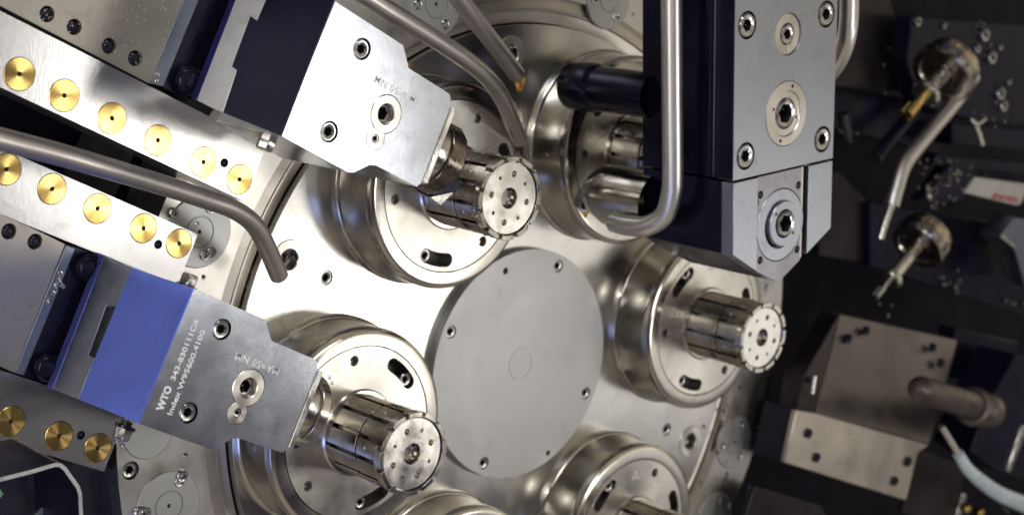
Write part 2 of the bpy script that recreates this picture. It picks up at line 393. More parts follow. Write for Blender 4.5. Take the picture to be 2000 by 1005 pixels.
# ================================================================== SPINDLES
def arc_slot(c, r, a0, a1, hw, n=8):
    o = [];
    for i in range(n+1): t = a0+(a1-a0)*i/n; o.append((c[0]+(r+hw)*math.cos(t), c[1]+(r+hw)*math.sin(t)))
    e_ = (c[0]+r*math.cos(a1), c[1]+r*math.sin(a1))
    for i in range(1, 6): t = a1+PI*i/6; o.append((e_[0]+hw*math.cos(t), e_[1]+hw*math.sin(t)))
    for i in range(n+1): t = a1+(a0-a1)*i/n; o.append((c[0]+(r-hw)*math.cos(t), c[1]+(r-hw)*math.sin(t)))
    e_ = (c[0]+r*math.cos(a0), c[1]+r*math.sin(a0))
    for i in range(1, 6): t = a0+PI+PI*i/6; o.append((e_[0]+hw*math.cos(t), e_[1]+hw*math.sin(t)))
    return o
def notched(c, R_, dep, hw, n, a0, seg=6):
    o = []
    for k in range(n):
        A0 = a0+2*PI*k/n; d = hw/R_
        o += [(c[0]+(R_-dep)*math.cos(A0-d), c[1]+(R_-dep)*math.sin(A0-d)), (c[0]+(R_-dep)*math.cos(A0+d), c[1]+(R_-dep)*math.sin(A0+d))]
        for i in range(seg+1):
            t = A0+d+(2*PI/n-2*d)*i/seg; o.append((c[0]+R_*math.cos(t), c[1]+R_*math.sin(t)))
    return o
SP_LABEL = {
 2: 'slotted collet spindle behind the upper left tool holder, its bright cap facing out',
 1: 'spindle half hidden behind the tall black tool block and its boring bars',
 0: 'blurred slotted collet spindle at the right rim of the drum, under the pointed block',
 3: 'slotted collet spindle beside the lettered tool holder, its bright pitted cap facing out',
 4: 'spindle at the bottom edge, mostly cut off, between two other spindles',
 5: 'spindle at the lower right with its collet cut off by the photo edge'}
def make_spindle(k, spin):
    c = cens[k]; T = thing('collet_spindle', c, SP_LABEL[k], 'spindle', 'collet spindles on the drum')
    b = part('base_ring', MB().lathe([(50.6, -.2), (50.6, 1.8), (49.9, 2.6), (49.2, 2.8), (49.0, 3.4), (48.9, 20.0), (49.1, 20.8), (49.1, 23.2), (48.6, 24.8), (47.4, 25.6), (46.2, 25.8), (41.2, 25.8), (40.9, 25.3), (40.9, 22)], c, n=120), ring_m, T)
    for aa in (186, 66, 306):
        ar = math.radians(aa); d = pol(ar, 1)
        put('rim_hole', CUPD, None, b, c+pol(ar, 49.05)+Vector((0, 0, 12)), 1.5, d)
        put('rim_hole_edge', RIM, None, b, c+pol(ar, 48.95)+Vector((0, 0, 12)), 1.5, d)
    sr = math.radians(spin)+PH; hol = [circ(c, 20.5, 48)]
    for q in range(3):
        hol.append(circ(c+pol(sr+q*2*PI/3, 34.6), 2.5, 24))
        hol.append(arc_slot(c, 35, sr+q*2*PI/3-math.radians(62), sr+q*2*PI/3-math.radians(39), 3.3))
    f = ppart('face_plate', circ(c, 40.55, 100), 18, 25.6, face_m, T, hol, bevel=.35)
    part('face_floor', MB().lathe([(40.5, 18.2), (.001, 18.1)], c, n=40), dark_m, T)
    for q in range(3):
        put('threaded_hole', CUPS, None, f, c+pol(sr+q*2*PI/3, 34.6)+Vector((0, 0, 24.6)), 2.4)
        put('slot_screw', SK, None, f, c+pol(sr+q*2*PI/3-math.radians(60), 35)+Vector((0, 0, 22.2)), 3.0)
    # three small triangles stamped together
    mk = MB(); mc = c+pol(sr+math.radians(27), 32)
    for j in range(3):
        tc_ = mc+pol(PI/2+j*2*PI/3, 1.7); mk.prism([tc_+pol(PI/2+i*2*PI/3, 1.5)+Vector((0, 0, 25.55)) for i in range(3)], (0, 0, .12))
    part('stamped_mark', mk, etch_m, f)
    # collet
    part('collet_collar', MB().lathe([(20.5, 18), (20.6, 25.9), (19.8, 26.6), (17, 26.8)], c, n=64), ring_m, T)
    s = ppart('collet_sleeve', notched(c, 18.4, 3.2, .95, 12, sr), 24, 46.6, collet_m, T, bevel=.25)
    part('collet_groove', MB().lathe([(17.3, 46), (17.3, 48.5)], c, n=48), dark_m, T)
    nn = ppart('collet_nose', notched(c, 18.6, 3.2, .95, 12, sr), 47.6, 61.4, collet_m, T, bevel=.3)
    for j in range(12):
        if j % 2: continue
        a = sr+2*PI*(j+.5)/12
        put('jaw_screw', BALL, None, nn, c+pol(a, 18.5)+Vector((0, 0, 53)), 1.35, pol(a, 1))
    cr = ppart('cap_ring', notched(c, 19.2, 1.9, 1.05, 12, sr+.13), 61.2, 65.6, ring_m, T, [circ(c, 16.9, 60)], bevel=.45)
    hol = [circ(c, 4.9, 32)]; hp = []
    for j in range(8):
        p = c+pol(sr+j*PI/4+.2, 11.2); r = .9 if j % 2 else 1.5
        hp.append((p, r)); hol.append(circ(p, r, 16))
    cf = ppart('cap_face', circ(c, 16.3, 80), 60.8, 64.6, cap_m, T, hol, bevel=.2)
    part('cap_bore', MB().lathe([(5.0, 64.0), (4.6, 62.8), (3.6, 61.5), (3.2, 61), (3.1, 55), (.001, 54)], c, n=36), boreb_m, T)
    part('cap_floor', MB().lathe([(16.2, 61.0), (3.6, 60.9)], c, n=36), dark_m, T)
    return T
RIM = ringed('rim_hole_edge', screw_m, [(1.0, .0), (1.03, .09), (1.35, .09), (1.42, 0)], 28)
SPIN = {2: 61, 0: 57, 3: 91, 5: 58, 1: 55, 4: 75}
for k in (2, 1, 0, 3, 5, 4): make_spindle(k, SPIN[k])

# ================================================================== GUIDE STRIPS with brass plugs
def rt(r, t, z=0): return RV*r+TV*t+Vector((0, 0, z))
BR_ = MB().lathe([(1, -.05), (1, .06), (.975, .085), (.16, .085), (.14, .03), (.13, -.4), (.001, -.5)], n=56)
BRM = BR_.mesh('brass_plug'); BRM.materials.append(brass_m)
DOT = ringed('plug_center', screwd_m, [(1, -.1), (1, .0), (.6, .5), (.001, .6)], 16)
def strip(name, z, r0, r1, t0, t1, plugs, tp, ext, label, screws=()):
    o = rt((r0+r1)/2, (t0+t1)/2, z-25); T = thing(name, o, label, 'guide strip', 'steel guide strips with brass plugs')
    hol = [circ(rt(r, tp), 6.35, 40) for r in plugs]+[circ(rt(r, t), 1.9, 20) for r, t in screws]
    ppart('strip_plate', [rt(r0, t0), rt(r1, t0), rt(r1, t1), rt(r0, t1)], z-ext, z, strip_m, T, hol, bevel=.35)
    for r in plugs:
        q = put('brass_plug', BRM, None, T, rt(r, tp, z-.35), 6.15, spin=PI/2)
        dq = put('plug_center', DOT, None, q, rt(r, tp, z), .16); dq.location = V(0, 0, .06)
    for r, t in screws: put('plug_screw', BALLD, None, T, rt(r, t, z-1.2), 1.9)
    return T
def rtz(u, v, z):
    p = at(u, v, z); return p.dot(RV), p.dot(TV)
ZT, ZL = 35, 8
pl = [rtz(u, v, ZT)[0] for u, v in ((38, 145), (125, 187), (218, 232), (308, 274), (398, 314), (468, 349))]
tp = sum(rtz(u, v, ZT)[1] for u, v in ((38, 145), (218, 232), (468, 349)))/3
tb = rtz(477, 393, ZT)[1]; re_ = rtz(477, 393, ZT)[0]
tt = (rtz(0, 16, ZT)[1]+rtz(295, 165, ZT)[1])/2-.9
s1 = rtz(438, 318, ZT)
strip('guide_strip', ZT, -430, re_, tb, tt, [pl[0]-22, pl[0]-44]+pl, tp, 22, 'topmost pale steel guide strip, six brass plugs in a row, under the upper holder', [s1])
pl = [rtz(u, v, ZL)[0] for u, v in ((15, 325), (101, 370), (190, 408), (279, 448), (348, 479))]
tp = sum(rtz(u, v, ZL)[1] for u, v in ((15, 325), (190, 408), (348, 479)))/3
re2 = rtz(387, 457, ZL)[0]; t1 = rtz(387, 457, ZL)[1]; t0 = (rtz(0, 412, ZL)[1]+rtz(128, 475, ZL)[1])/2
strip('guide_strip', ZL, -430, re2, t0, t1, [pl[0]-22]+pl, tp, 7.6, 'middle guide strip with brass plugs, just above the blue sided tool holder', [rtz(309, 477, ZL)])
pl = [rtz(u, v, ZL)[0] for u, v in ((22, 820), (115, 851), (190, 875))]
tp = sum(rtz(u, v, ZL)[1] for u, v in ((22, 820), (115, 851), (190, 875)))/3
re3 = rtz(234, 843, ZL)[0]; t1b = (rtz(28, 728, ZL)[1]+rtz(0, 722, ZL)[1])/2-.3; t0b = rtz(203, 920, ZL)[1]
strip('guide_strip', ZL, -430, re3, t0b, t1b, [pl[0]-22]+pl, tp, 7.6, 'lowest guide strip with three brass plugs in view, below the lettered tool holder', [rtz(158, 849, ZL)])

# ================================================================== TOOL SLIDES + HOLDERS
DOME = ringed('cap_bolt', foot_m, [(1, -.6), (1, .3), (.93, .5), (.8, .62), (.72, .55), (.62, .55), (.5, .72), (.25, .8), (.001, .82)], 36)
def onr(u, v, r0): return on(u, v, RV, r0)
def text_mesh(body, size, pos, ex, ey, name, bold=0, spacing=1.0, thick=.06, shear=0):
    cu = bpy.data.curves.new('t', 'FONT'); cu.body = body; cu.size = 1; cu.extrude = .01; cu.offset = bold; cu.space_character = spacing; cu.shear = shear
    cu.resolution_u = 3
    ob = bpy.data.objects.new('t', cu); sc.collection.objects.link(ob); dg = bpy.context.evaluated_depsgraph_get()
    me0 = bpy.data.meshes.new_from_object(ob.evaluated_get(dg)); mb = MB(); ez = ex.cross(ey)
    wdt = max(v.co.x for v in me0.vertices)
    sx = size[0]/wdt; sy = size[1]/.73
    mb.add([Vector(pos)+ex*(v.co.x*sx)+ey*(v.co.y*sy)+ez*(thick if v.co.z > 0 else -.05) for v in me0.vertices], [tuple(p.vertices) for p in me0.polygons])
    bpy.data.objects.remove(ob); bpy.data.curves.remove(cu); bpy.data.meshes.remove(me0); return mb
def tool_holder(o, zf, side_m, label, lettered, side_poly, tongue=False):
    """o: model xy of the lower outer corner; RV runs towards the drum, TV across"""
    O = Vector((o[0], o[1], 0)); K = 1.04
    def L(r, t, z=0): return O+RV*r+TV*t+Vector((0, 0, z))
    T = thing('tool_holder', L(35, 27, zf-44), label, 'tool holder', 'driven tool holders on the left slides')
    ol = [(0, 0), (0, 54.0), (37.0, 53.2), (43.6, 46.5), (67.6, 46.0), (70.5, 42.5), (70.5, 9.0), (69.0, 6.6), (46, 6.6), (43.0, 5.6), (37.2, 0.2), (34.5, -.8)]
    ol = [L(*p) for p in ol]
    h1, h2, big, sm = L(19.4, 43.6), L(19.3, 9.6), L(41.4, 26.2), L(40.9, 15.7)
    hol = [circ(h1, 4.25, 32), circ(h2, 4.25, 32), circ(big, 7.7, 44), circ(sm, 4.6, 36)]
    ppart('body', ol, zf-9, zf, holder_m, T, hol, bevel=.4)
    ppart('rear_body', [p+Vector((0, 0, 0)) for p in ol], zf-44, zf-9.05, holder_m, T, bevel=.3)
    for h in (h1, h2): put('socket_screw', SK, None, T, h+Vector((0, 0, zf-2.4)), 3.7, spin=.3)
    r = part('bearing_ring', MB().lathe([(7.5, zf-5), (7.5, zf-.1), (7.2, zf+.25), (4.3, zf+.25), (4.0, zf-.1), (3.9, zf-6)], big, n=48), face_m, T)
    put('drive_socket', SK2, None, r, big+Vector((0, 0, zf-4.3)), 3.9)
    r = part('small_cover', MB().lathe([(4.5, zf-5), (4.5, zf-.15), (4.3, zf+.05), (1.9, zf+.05), (1.8, zf-.5), (1.8, zf-2)], sm, n=40), face_m, T)
    put('grub_screw', SK, None, r, sm+Vector((0, 0, zf-1.2)), 1.7)
    # end cap strip
    part('end_cap', MB().prism([L(70.6, 9.4, zf-40), L(73.2, 9.4, zf-40), L(73.2, 42.2, zf-40), L(70.6, 42.2, zf-40)], (0, 0, 40.7)), cap_m, T, bevel=.3)
    # driven spindle nose pointing at the drum
    ax = RV; c0 = L(72.8, 25.5, zf-22)
    ns = part('spindle_nose', MB().lathe([(13.2, -1), (13.2, 3.2), (12.6, 3.8), (12.6, 4.8), (13.6, 5.4), (14.2, 7.0), (14.2, 12.0), (13.6, 12.6)], c0, ax, n=64), ring_m, T)
    NL = 18.5 if lettered else 22
    nut = part('clamp_nut', MB().lathe([(13.7, 12.4), (15.6, 13.0), (15.6, NL-1), (14.2, NL), (9.5, NL), (9.0, NL-1.5), (.001, NL-2)], c0, ax, n=48 if lettered else 14, ph=.2), ring_m if lettered else boreb_m, T, bevel=.35)
    for j in range(5):
        a = .2+2*PI*(2*j+.5)/10; up = Vector((0, 0, 1)); b = ax.cross(up); d = up*math.cos(a)+b*math.sin(a)
        put('nut_hole', CUPD, None, nut, c0+ax*(NL-3)+d*14.95, 1.7, d); put('nut_hole_edge', RIM, None, nut, c0+ax*(NL-3)+d*14.85, 1.7, d)
    for j in range(4):
        a = .9+2*PI*j/4; b = ax.cross(ZV); d = ZV*math.cos(a)+b*math.sin(a)
        put('wrench_hole', CUPD, None, ns, c0+ax*3.0+d*13.65, 1.9, d)
    # panel added to colour the steel side with its reflection, with the square tongue
    r0 = O.dot(RV)-.6
    part('side_reflection_panel', MB().prism([onr(u, v, r0) for u, v in side_poly], RV*.55), side_m, T)
    # letters
    if lettered:
        part('lettering', text_mesh('WTO', (9.5, 3.1), L(8.0, 7.2, zf+.0), TV, -RV, 'x', bold=.05, spacing=1.0), etch_m, T)
        part('lettering', text_mesh('343-830111C4', (24.5, 2.3), L(8.1, 19.0, zf), TV, -RV, 'x', bold=.022), etch_m, T)
        part('lettering', text_mesh('Index W95600.4100', (34.3, 2.3), L(12.6, 6.4, zf), TV, -RV, 'x', bold=.022), etch_m, T)
    part('torque_stamp', text_mesh('MA=50 NM', (22.5, 3.1), L(52.6, 37.6, zf), -RV, -TV, 'x', bold=.015, spacing=1.08), etch_m, T)
    return T, L
SK2 = socket_mesh('drive_socket', screw_m, key=.72, h=.5)

# lower slide
zfL = 80; oL = at(270, 826, zfL)
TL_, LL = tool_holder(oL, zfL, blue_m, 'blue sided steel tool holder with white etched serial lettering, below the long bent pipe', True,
    [(377, 563), (257, 522), (153, 779), (269, 825)])
r0L = oL.dot(RV)-.6
def zof(u, v, r0): return onr(u, v, r0).z
def slide(r0, adapter, chamfer, slotp, foot, beige, bandp, bolts, holes, zb, label, matA, lab_holes, hexb, tc0, tc1):
    zz = min(onr(u, v, r0).z for u, v in foot[:2])
    o = at(*beige[0], zb); T = thing('tool_slide', Vector((o.x, o.y, zb-20)), label, 'tool slide', 'tool slides on the left')
    a = part('adapter_block', MB().prism([onr(u, v, r0+.05) for u, v in adapter], RV*60), matA, T, bevel=.3)
    part('key_slot', MB().prism([onr(u, v, r0+3) for u, v in slotp], RV*20), dark_m, T)
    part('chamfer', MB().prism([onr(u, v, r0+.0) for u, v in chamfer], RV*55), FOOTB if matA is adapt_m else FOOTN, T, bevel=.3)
    zf_ = zb-1
    ft = part('foot_plate', MB().prism([at(u, v, zf_) for u, v in foot], (0, 0, -12)), foot_m, T, bevel=.6)
    for u, v, r in bolts: put('cap_bolt', DOME, None, T, at(u, v, zf_)+Vector((0, 0, 1)), r)
    part('edge_band', MB().prism([at(u, v, zb-.4) for u, v in bandp], (0, 0, -12)), adapt_m, T, bevel=.5)
    pts = [at(u, v, zb) for u, v in beige]
    hs = [circ(at(u, v, zb), 3.1, 24) for u, v in holes]
    b = ppart('slide_plate', pts, zb-12, zb, beige_m, T, hs, bevel=.6)
    for u, v in holes: put('recessed_screw', BALLD, None, b, at(u, v, zb)+Vector((0, 0, -2.0)), 3.0)
    return T
FOOTN = metal('chamfer_navy_lit', (.05, .055, .24), .3, metallic=.6, nscale=60, var=.1)  # weak blue light on the upper chamfer, put into its colour
FOOTB = metal('chamfer_blue_lit', (.10, .13, .45), .3, metallic=.6, nscale=60, var=.1)  # stronger blue light on the lower chamfer, put into its colour
slide(r0L, [(256, 522), (205, 498), (103, 760), (153, 779), (183, 699), (171, 695), (207, 595), (227, 599)],
      [(204, 498), (193, 493), (90, 755), (102, 760)], [(229, 590), (200, 585), (165, 690), (186, 710)],
      [(205, 500), (140, 477), (36, 730), (100, 762)], [(128, 477), (-120, 355), (-260, 600), (28, 728)],
      [(149, 484), (129, 477), (28, 728), (47, 735)], [(169, 520, 6.0), (88, 715, 6.0)],
      [(69, 472), (18, 452)], 7, 'lower tool slide, plain beige plate with dark recess and two black capped bolts', adapt_m, 0, None, 0, 0)
zfT = 105; oT = at(550, 265, zfT)
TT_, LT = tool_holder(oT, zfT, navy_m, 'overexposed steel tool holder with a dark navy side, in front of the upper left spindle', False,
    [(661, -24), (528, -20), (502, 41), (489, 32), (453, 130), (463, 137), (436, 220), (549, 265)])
r0T = oT.dot(RV)-.6
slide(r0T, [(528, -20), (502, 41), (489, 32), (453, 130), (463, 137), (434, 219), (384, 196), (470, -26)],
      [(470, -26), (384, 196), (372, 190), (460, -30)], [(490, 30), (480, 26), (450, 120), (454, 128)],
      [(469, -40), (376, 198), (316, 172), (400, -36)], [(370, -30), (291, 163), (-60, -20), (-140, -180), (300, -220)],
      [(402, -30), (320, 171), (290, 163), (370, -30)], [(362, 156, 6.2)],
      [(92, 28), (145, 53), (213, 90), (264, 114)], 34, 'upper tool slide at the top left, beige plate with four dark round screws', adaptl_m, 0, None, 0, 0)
# hexagon clamp bolts on the holder edges
def hexbolt(p, ax, r, h, label):
    T = thing('hex_bolt', p, label, 'bolt', 'hexagon bolts clamping the tool holders')
    part('bolt_head', MB().lathe([(r, 0), (r, h*.85), (r*.86, h), (.001, h)], p, ax, n=6, ph=.4), screw_m, T, bevel=.25)
    part('bolt_shank', MB().lathe([(r*.62, -3), (r*.62, 0.2)], p, ax, n=20), dark_m, T)
    part('washer', MB().lathe([(r*1.15, -1.2), (r*1.15, .0), (.2, .02)], p, ax, n=28), screwd_m, T)
for (u, v, z, s, lab) in ((365, 556, 62, 1, 'small hexagon bolt at the upper corner of the blue sided holder'),
                       (243, 836, 60, -1, 'small hexagon bolt under the lower corner of the blue sided holder'),
                       (523, 272, 80, -1, 'hexagon bolt under the navy sided holder, by the topmost guide strip')):
    hexbolt(at(u, v, z), TV*s, 3.6, 4.5, lab)
# cutting insert under the upper holder nose
c0 = LT(94, 14, zfT-22)
ci = thing('cutting_insert', at(850, 375, 70), 'small pointed pale cutting insert under the clamp nut of the navy sided holder', 'cutting insert')
q = [(800, 356), (905, 372), (880, 392), (855, 404), (826, 378)]
part('insert_holder', MB().prism([at(u, v, 72) for u, v in [(795, 352), (900, 345), (893, 374), (866, 388), (822, 378)]], (0, 0, -8)), foot_m, ci, bevel=.5)
part('insert_tip', MB().prism([at(u, v, 72.6) for u, v in [(840, 385), (888, 374), (861, 402)]], (0, 0, -3)), cap_m, ci, bevel=.3)  # pale steel carries the light reflection seen on the tip

# ================================================================== COOLANT PIPES
def pipe(pts, rad, mat, label, tip=True):
    P = [at(*p) for p in pts]; o = P[0]
    T = thing('coolant_pipe', o, label, 'pipe', 'coolant pipes')
    part('tube', MB().tube(P, rad, n=28, res=10, cap=False), mat, T)
    d = (P[-1]-P[-2]).normalized(); r = rad[-1] if isinstance(rad, list) else rad
    part('mouth', MB().lathe([(r, -.6), (r, 0), (r*.92, .25), (r*.62, .25), (r*.58, -1), (r*.55, -6), (.001, -7)], P[-1], d, n=28), mat, T)
    return T
pipe([(-130, 237, 90), (0, 272, 82), (110, 300, 74), (200, 326, 68), (300, 356, 58), (400, 388, 48), (455, 408, 43), (495, 437, 38), (520, 480, 32), (545, 538, 24)], 4.0, pipe_m, 'long bent coolant pipe crossing from the left edge to the drum above the lettered holder')
pipe([(640, -40, 82), (700, -15, 80), (760, 22, 77), (835, 68, 70), (910, 117, 62), (955, 155, 55), (985, 200, 45), (1003, 245, 34), (1015, 272, 26)], 4.0, pipe_m, 'bent coolant pipe running over the navy sided holder down to its spindle')
pipe([(860, -50, 82), (892, -8, 76), (935, 48, 66), (977, 102, 54), (1009, 145, 44)], 4.0, pipe_m, 'straight coolant pipe at the top centre with an amber oil drop at its end')
def drip(u, v, z, r, ln, label):
    p = at(u, v, z); mb = MB(); dn_ = Vector((0, -1, 0))
    mb.lathe([(.001, -r*.9), (r*.7, -r*.6), (r*.95, 0), (r*.9, ln*.35), (r*.55, ln*.7), (r*.5, ln*.8), (r*.55, ln*.92), (.001, ln*1.12)], p, dn_, n=20)
    return solo('oil_drip', mb, oil_m, p, label, 'oil drop')
drip(1016, 155, 43, 2.6, 5.5, 'amber oil drop hanging from the straight pipe at the top centre')
drip(1016, 275, 26, 1.3, 1.8, 'tiny amber oil drop at the mouth of the pipe over the navy sided holder')

# ================================================================== TALL TOOL BLOCK (right)
OB = at(1432, 353, 130)
def B(x, y, z=0): return Vector((OB.x, OB.y, 0))+XV*x+YV*y+Vector((0, 0, z))
ZF = 130; ZB = 74
TB = thing('tool_block', B(37, 30, ZB), 'tall tool block, bluish steel front with bolts and black sides, ending in a point', 'tool block')
bolts = [(8.5, 10.2), (66, 10.3), (8.2, 69.6), (66.3, 69.8)]
hol = [circ(B(*p), 6.4, 36) for p in bolts]+[circ(B(38, 62.9), 9.8, 44), circ(B(37.5, 26.2), 15.4, 60)]
ppart('front_plate', [B(0, 0), B(74.6, 0), B(74.8, 126), B(-.4, 126)], ZF-9, ZF, blockf_m, TB, hol, bevel=.5)
part('upper_body', MB().prism([B(0, 0, ZB), B(74.6, 0, ZB), B(74.8, 126, ZB), B(-.4, 126, ZB)], (0, 0, ZF-9.05-ZB)), blockd_m, TB, bevel=.6)
part('side_cover', MB().prism([B(-.35, .2, ZB+.5), B(-.35, .2, ZF-.7), B(-.65, 126, ZF-.7), B(-.65, 126, ZB+.5)], XV*.3), blockd_m, TB)
part('side_ridge', MB().lathe([(5.0, 0), (5.0, 124)], B(3.2, 1.0, 117), YV, n=24), blockd_m, TB)
for p in bolts: put('socket_screw', SK, None, TB, B(*p, ZF-2.6), 5.5, spin=.25)
q = part('washer', MB().lathe([(9.7, ZF-6), (9.7, ZF-1.2), (9.3, ZF-.8), (5.2, ZF-.8), (4.9, ZF-1.6), (4.9, ZF-6)], B(38, 62.9), n=48), face_m, TB)
put('socket_screw', SK, None, q, B(38, 62.9, ZF-2.8), 4.7)
part('cross_slot', MB().box(B(38, 56.3, ZF-.6), XV*.35, YV*2.6, ZV*.2), cap_m, q)
q = part('bearing_ring', MB().lathe([(15.3, ZF-6), (15.3, ZF-.1), (14.9, ZF+.3), (11.0, ZF+.3), (10.7, ZF-.2), (10.4, ZF-.5), (7.4, ZF-.5), (7.2, ZF-1.5), (7.1, ZF-7)], B(37.5, 26.2), n=64), face_m, TB)
put('drive_socket', SK2, None, q, B(37.5, 26.2, ZF-3.2), 6.9)
for a in (80, 260): put('ring_hole', BALLD, None, q, B(37.5, 26.2, ZF+.1)+pol(math.radians(a), 13), 1.1)
for a in (170, 350): put('ring_hole', BALLD, None, q, B(37.5, 26.2, ZF-.6)+pol(math.radians(a), 9), .9)
# pointed nose
nose = [(.4, -1.2), (.6, -35), (18.2, -46), (35.5, -54.6), (54.0, -45.4), (74.9, -34.8), (74.6, -1.2)]
part('nose_body', MB().prism([B(x, y, ZB) for x, y in nose], (0, 0, ZF-7-ZB)), blockd_m, TB, bevel=.5)
c = B(35.6, -26.6)
hol = [circ(c, 17.6, 60)]
small4 = [(20.6, -9.8), (49.0, -9.6), (49.2, -41.0), (21.2, -41.2)]
part('nose_plate', MB().prism([B(x, y, ZF-7) for x, y in [(.4, -1.2), (18.0, -1.2), (18.2, -46), (.6, -35)]], (0, 0, 7)), blockf_m, TB, bevel=.3)
ppart('nose_panel', [B(18.4, -1.2), B(51.2, -1.2), B(51.4, -46.7), B(35.5, -54.6), B(18.6, -46.2)], ZF-6.9, ZF-.6, mid_m, TB, hol+[circ(B(*p), 1.9, 20) for p in small4], bevel=.3)
part('nose_plate', MB().prism([B(x, y, ZF-7) for x, y in [(56.2, -1.2), (74.6, -1.2), (74.9, -34.8), (56.0, -44.4)]], (0, 0, 7)), blockf_m, TB, bevel=.3)
part('gap_trim', MB().prism([B(x, y, ZF-6.9) for x, y in [(51.5, -1.2), (53.6, -1.2), (53.6, -45.6), (51.6, -46.6)]], (0, 0, 5.6)), ring_m, TB, bevel=.2)
part('cutter_ring', MB().lathe([(17.4, ZF-6), (17.4, ZF-1.0), (17.0, ZF-.5), (11.5, ZF-.5), (11.2, ZF-1.8), (10.9, ZF-1.9)], c, n=64), blockf_m, TB)
q = part('bearing_ring', MB().lathe([(11.0, ZF-6), (11.0, ZF+.6), (10.6, ZF+1.1), (7.0, ZF+1.1), (6.8, ZF+.6), (6.6, ZF-4)], c+XV*1.4+YV*.6, n=56), blockf_m, TB)
put('drive_socket', SK2, None, q, c+XV*1.8+YV*.6+Vector((0, 0, ZF-1.2)), 6.3)
for a in (140, 320): put('ring_hole', BALLD, None, q, c+XV*1.4+YV*.6+pol(math.radians(a)+PH, 8.6)+Vector((0, 0, ZF+.9)), 1.0)
for p in small4: put('panel_screw', BALLD, None, TB, B(*p, ZF-1.4), 1.85)
for x in (53, 54, 55): put('seam_bead', BALL, None, TB, B(x, -.6, ZF-.2), .35)
# boring bars behind the block, pointing at the spindle
ca = at(1250, 182, ZB-2); ca = Vector((ca.x+2.5, ca.y-.5, 0))
t = thing('boring_bar', ca+Vector((0, 0, 22)), 'black cylindrical boring bar sticking out behind the tall tool block', 'boring bar', 'boring bars behind the tall tool block')
part('shank', MB().lathe([(11.0, 44), (11.0, 80)], ca, n=48), blockd_m, t)
part('head', MB().lathe([(.001, 23), (9.6, 23), (11.4, 24.4), (12.2, 26), (12.2, 40), (11.6, 42.5), (10.9, 44.5)], ca, n=48), blockd_m, t)
cb = at(1250, 395, ZB-2); cb = Vector((cb.x+5, cb.y+.5, 0))
t = thing('boring_bar', cb+Vector((0, 0, 24)), 'polished steel boring bar with a small cutting tip, below the black one', 'boring bar', 'boring bars behind the tall tool block')
part('shank', MB().lathe([(.001, 33), (7.0, 34), (12.6, 41), (14.6, 48), (15.2, 58), (15.2, 80)], cb, n=56), ring_m, t)
tipp = at(1140, 400, 34)
part('cutting_tip', MB().prism([at(1133, 366, 34), at(1150, 384, 34), at(1170, 416, 36), at(1147, 416, 34), at(1138, 398, 33)], (3, 3, 6)), collet_m, t, bevel=.4)
part('tip_screw', MB().lathe([(2.0, 0), (1.8, .9), (.9, 1.3), (.8, .4), (.001, .3)], at(1142, 402, 33.4), (-.9, -.2, .4), n=20), screwd_m, t)
drip(1143, 417, 33, 1.4, 1.8, 'small amber oil drop on the cutting tip of the steel boring bar')
# pipes on the block
pts = [(1311, -60, 104), (1312, 60, 104), (1313, 200, 104), (1314, 330, 104), (1311, 378, 103), (1297, 420, 99), (1262, 441, 90), (1225, 440, 78), (1200, 434, 68)]
pipe(pts, 4.9, pipel_m, 'thick bright coolant pipe bent like a hook in front of the black block side')
pipe([(1658, -60, 104), (1658, 20, 104), (1655, 62, 103), (1645, 100, 98), (1625, 135, 90), (1600, 160, 82)], 4.9, pipel_m, 'thick coolant pipe curving in behind the right edge of the tall tool block')

# ================================================================== RIGHT BACKGROUND
def slab(name, pts, z, th, mat, label, cat, group=None, bevel=.8):
    P = [at(u, v, z) for u, v in pts]; o = sum(P, Vector((0, 0, 0)))/len(P)-Vector((0, 0, th))
    return solo(name, MB().prism(P, (0, 0, -th)), mat, o, label, cat, group, None, bevel)
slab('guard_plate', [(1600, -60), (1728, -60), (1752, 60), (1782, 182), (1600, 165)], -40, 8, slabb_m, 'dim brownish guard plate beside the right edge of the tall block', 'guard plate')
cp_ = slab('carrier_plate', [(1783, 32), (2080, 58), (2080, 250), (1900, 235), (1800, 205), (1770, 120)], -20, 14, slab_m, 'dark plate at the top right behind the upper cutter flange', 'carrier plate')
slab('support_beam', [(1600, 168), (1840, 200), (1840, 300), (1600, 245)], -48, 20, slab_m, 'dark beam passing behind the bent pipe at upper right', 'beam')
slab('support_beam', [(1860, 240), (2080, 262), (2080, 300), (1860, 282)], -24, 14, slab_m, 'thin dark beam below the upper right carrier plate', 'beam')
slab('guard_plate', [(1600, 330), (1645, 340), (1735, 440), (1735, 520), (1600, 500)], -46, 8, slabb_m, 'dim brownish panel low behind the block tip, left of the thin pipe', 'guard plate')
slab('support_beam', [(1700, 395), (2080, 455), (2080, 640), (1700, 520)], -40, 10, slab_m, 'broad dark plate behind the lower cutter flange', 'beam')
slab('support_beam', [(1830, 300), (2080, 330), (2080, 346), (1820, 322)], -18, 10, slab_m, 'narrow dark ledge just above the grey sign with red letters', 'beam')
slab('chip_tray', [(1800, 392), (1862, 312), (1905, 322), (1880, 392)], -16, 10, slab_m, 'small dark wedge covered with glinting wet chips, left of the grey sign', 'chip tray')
for u, v, r in [(1788, 42, 3.2), (1918, 68, 4.6), (1932, 112, 4.6), (1949, 182, 4.6), (1955, 206, 4.2), (1905, 95, 3.0), (1841, 50, 2.0), (1951, 92, 2.0), (1968, 160, 2.0)]:
    put('socket_screw', SK, None, cp_, at(u, v, -20)+Vector((0, 0, 1.0)), r)
